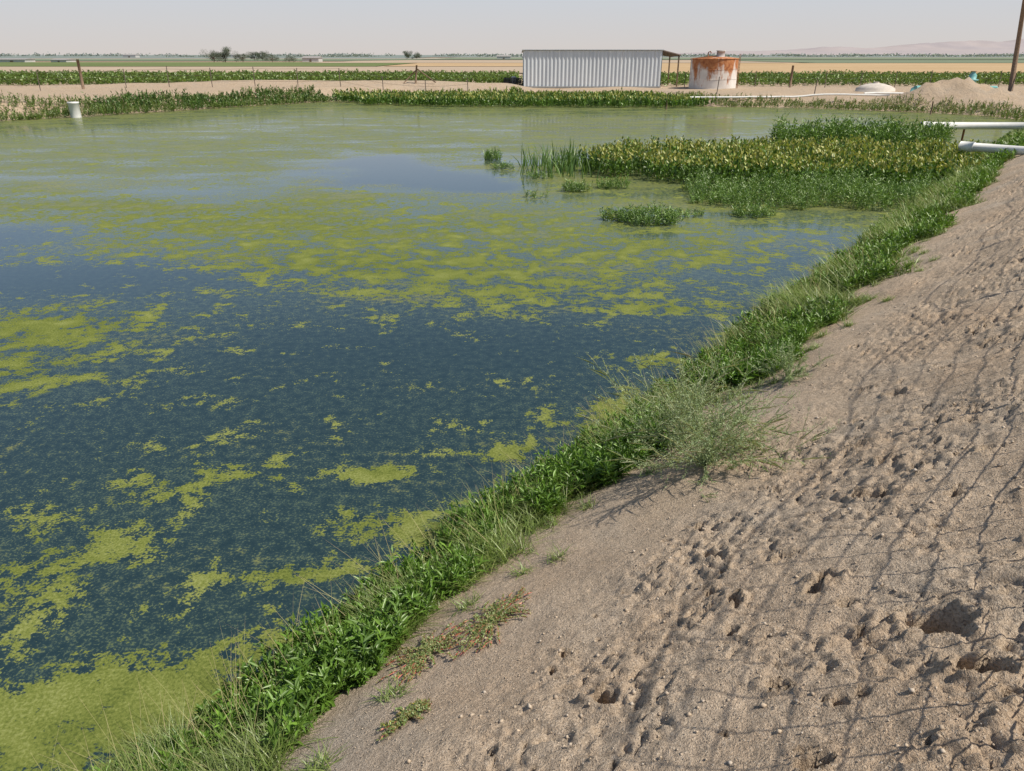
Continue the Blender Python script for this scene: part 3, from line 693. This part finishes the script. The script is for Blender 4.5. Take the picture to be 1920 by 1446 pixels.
for x,y in ((18.4,72),(26.6,70.5),(39.5,63.5),(41,66)):
    z=zat(x,y); tube('steel_post',[(x,y,z-.2),(x+.08,y,z+1.1),(x+.1,y,z+1.45)],[.045,.04,.035],STP,6)

# ------------------------------------------------------------ woven wire fence along the dike crest (its shadow falls on the slope)
wf=empty('woven_wire_fence'); wires=[]
sf=4.02
hs=[.04,.18,.33,.5,.68,.88,1.1,1.28,1.46]
tt=np.arange(-6,22,.35)
for hh in hs:
    pth=[]
    for t in tt:
        x,y=st2w(sf+.06*math.sin(t*1.7)*hh,t); pth.append((x,y,float(dikez(np.array(sf),np.array(t)))+hh+.03*math.sin(t*2.3+hh*3)))
    wires.append(pth)
nh=len(wires)
for t in np.arange(-5.9,21.5,.22):
    q=[]
    for hh in (.02,.5,1.0,1.46):
        x,y=st2w(sf+.06*math.sin(t*1.7)*hh,t+.05*math.sin(hh*4+t)); q.append((x,y,float(dikez(np.array(sf),np.array(t)))+hh))
    wires.append(q)
tubes('mesh',wires,[(.0065 if i in (0,nh-1) else .0040) if i<nh else .0042 for i in range(len(wires))],STP,5,wf)
pp_=[]
for t in (-5.6,-2.2,4.7,8.6,12.5,16.4,20.3):
    x,y=st2w(sf+.05,t); pp_.append([(x,y,1.8),(x,y,3.55)])
tubes('posts',pp_,.02,STP,6,wf)

# ------------------------------------------------------------ light, sky, camera
az=math.radians(109); el=math.radians(54)
sd=Vector((math.sin(az)*math.cos(el),math.cos(az)*math.cos(el),math.sin(el)))
L=bpy.data.lights.new('sun','SUN'); L.energy=5; L.angle=math.radians(.5); L.color=(1,.93,.82)
lo=bpy.data.objects.new('sun',L); link(lo); lo.rotation_euler=sd.to_track_quat('Z','Y').to_euler()
w=bpy.data.worlds.new('World'); sc.world=w; w.use_nodes=True; nt=w.node_tree; nt.nodes.clear()
sky=nt.nodes.new('ShaderNodeTexSky'); sky.sky_type='NISHITA'; sky.sun_disc=False; sky.sun_elevation=el; sky.sun_rotation=az; sky.dust_density=1.0; sky.air_density=1.0; sky.altitude=100
bg=nt.nodes.new('ShaderNodeBackground'); bg.inputs[1].default_value=.1; wo=nt.nodes.new('ShaderNodeOutputWorld')
tc_=nt.nodes.new('ShaderNodeTexCoord'); sp3=nt.nodes.new('ShaderNodeSeparateXYZ'); nt.links.new(tc_.outputs['Generated'],sp3.inputs[0])
r1=nt.nodes.new('ShaderNodeValToRGB'); nt.links.new(sp3.outputs['Z'],r1.inputs[0])
e=r1.color_ramp.elements; e[0].position=0;e[0].color=(6.7,6.2,5.9,1); e[1].position=.085; e[1].color=(5.8,6.35,7.1,1)
q_=e.new(.2); q_.color=(3.9,5.3,7.6,1)
r2=nt.nodes.new('ShaderNodeValToRGB'); nt.links.new(sp3.outputs['Z'],r2.inputs[0])
e=r2.color_ramp.elements; e[0].position=.10;e[0].color=(.95,.95,.95,1); e[1].position=.34; e[1].color=(.06,.06,.06,1)
mx=nt.nodes.new('ShaderNodeMix'); mx.data_type='RGBA'; nt.links.new(r2.outputs[0],mx.inputs[0]); nt.links.new(sky.outputs[0],mx.inputs[6]); nt.links.new(r1.outputs[0],mx.inputs[7])
nt.links.new(mx.outputs[2],bg.inputs[0]); nt.links.new(bg.outputs[0],wo.inputs[0])
cam=bpy.data.cameras.new('camera'); cam.sensor_width=36; cam.lens=1400/1920*36; cam.clip_end=40000; cam.clip_start=.05
co=bpy.data.objects.new('camera',cam); link(co); co.location=(0,0,4); co.rotation_euler=(math.radians(90-23.89),0,0); sc.camera=co
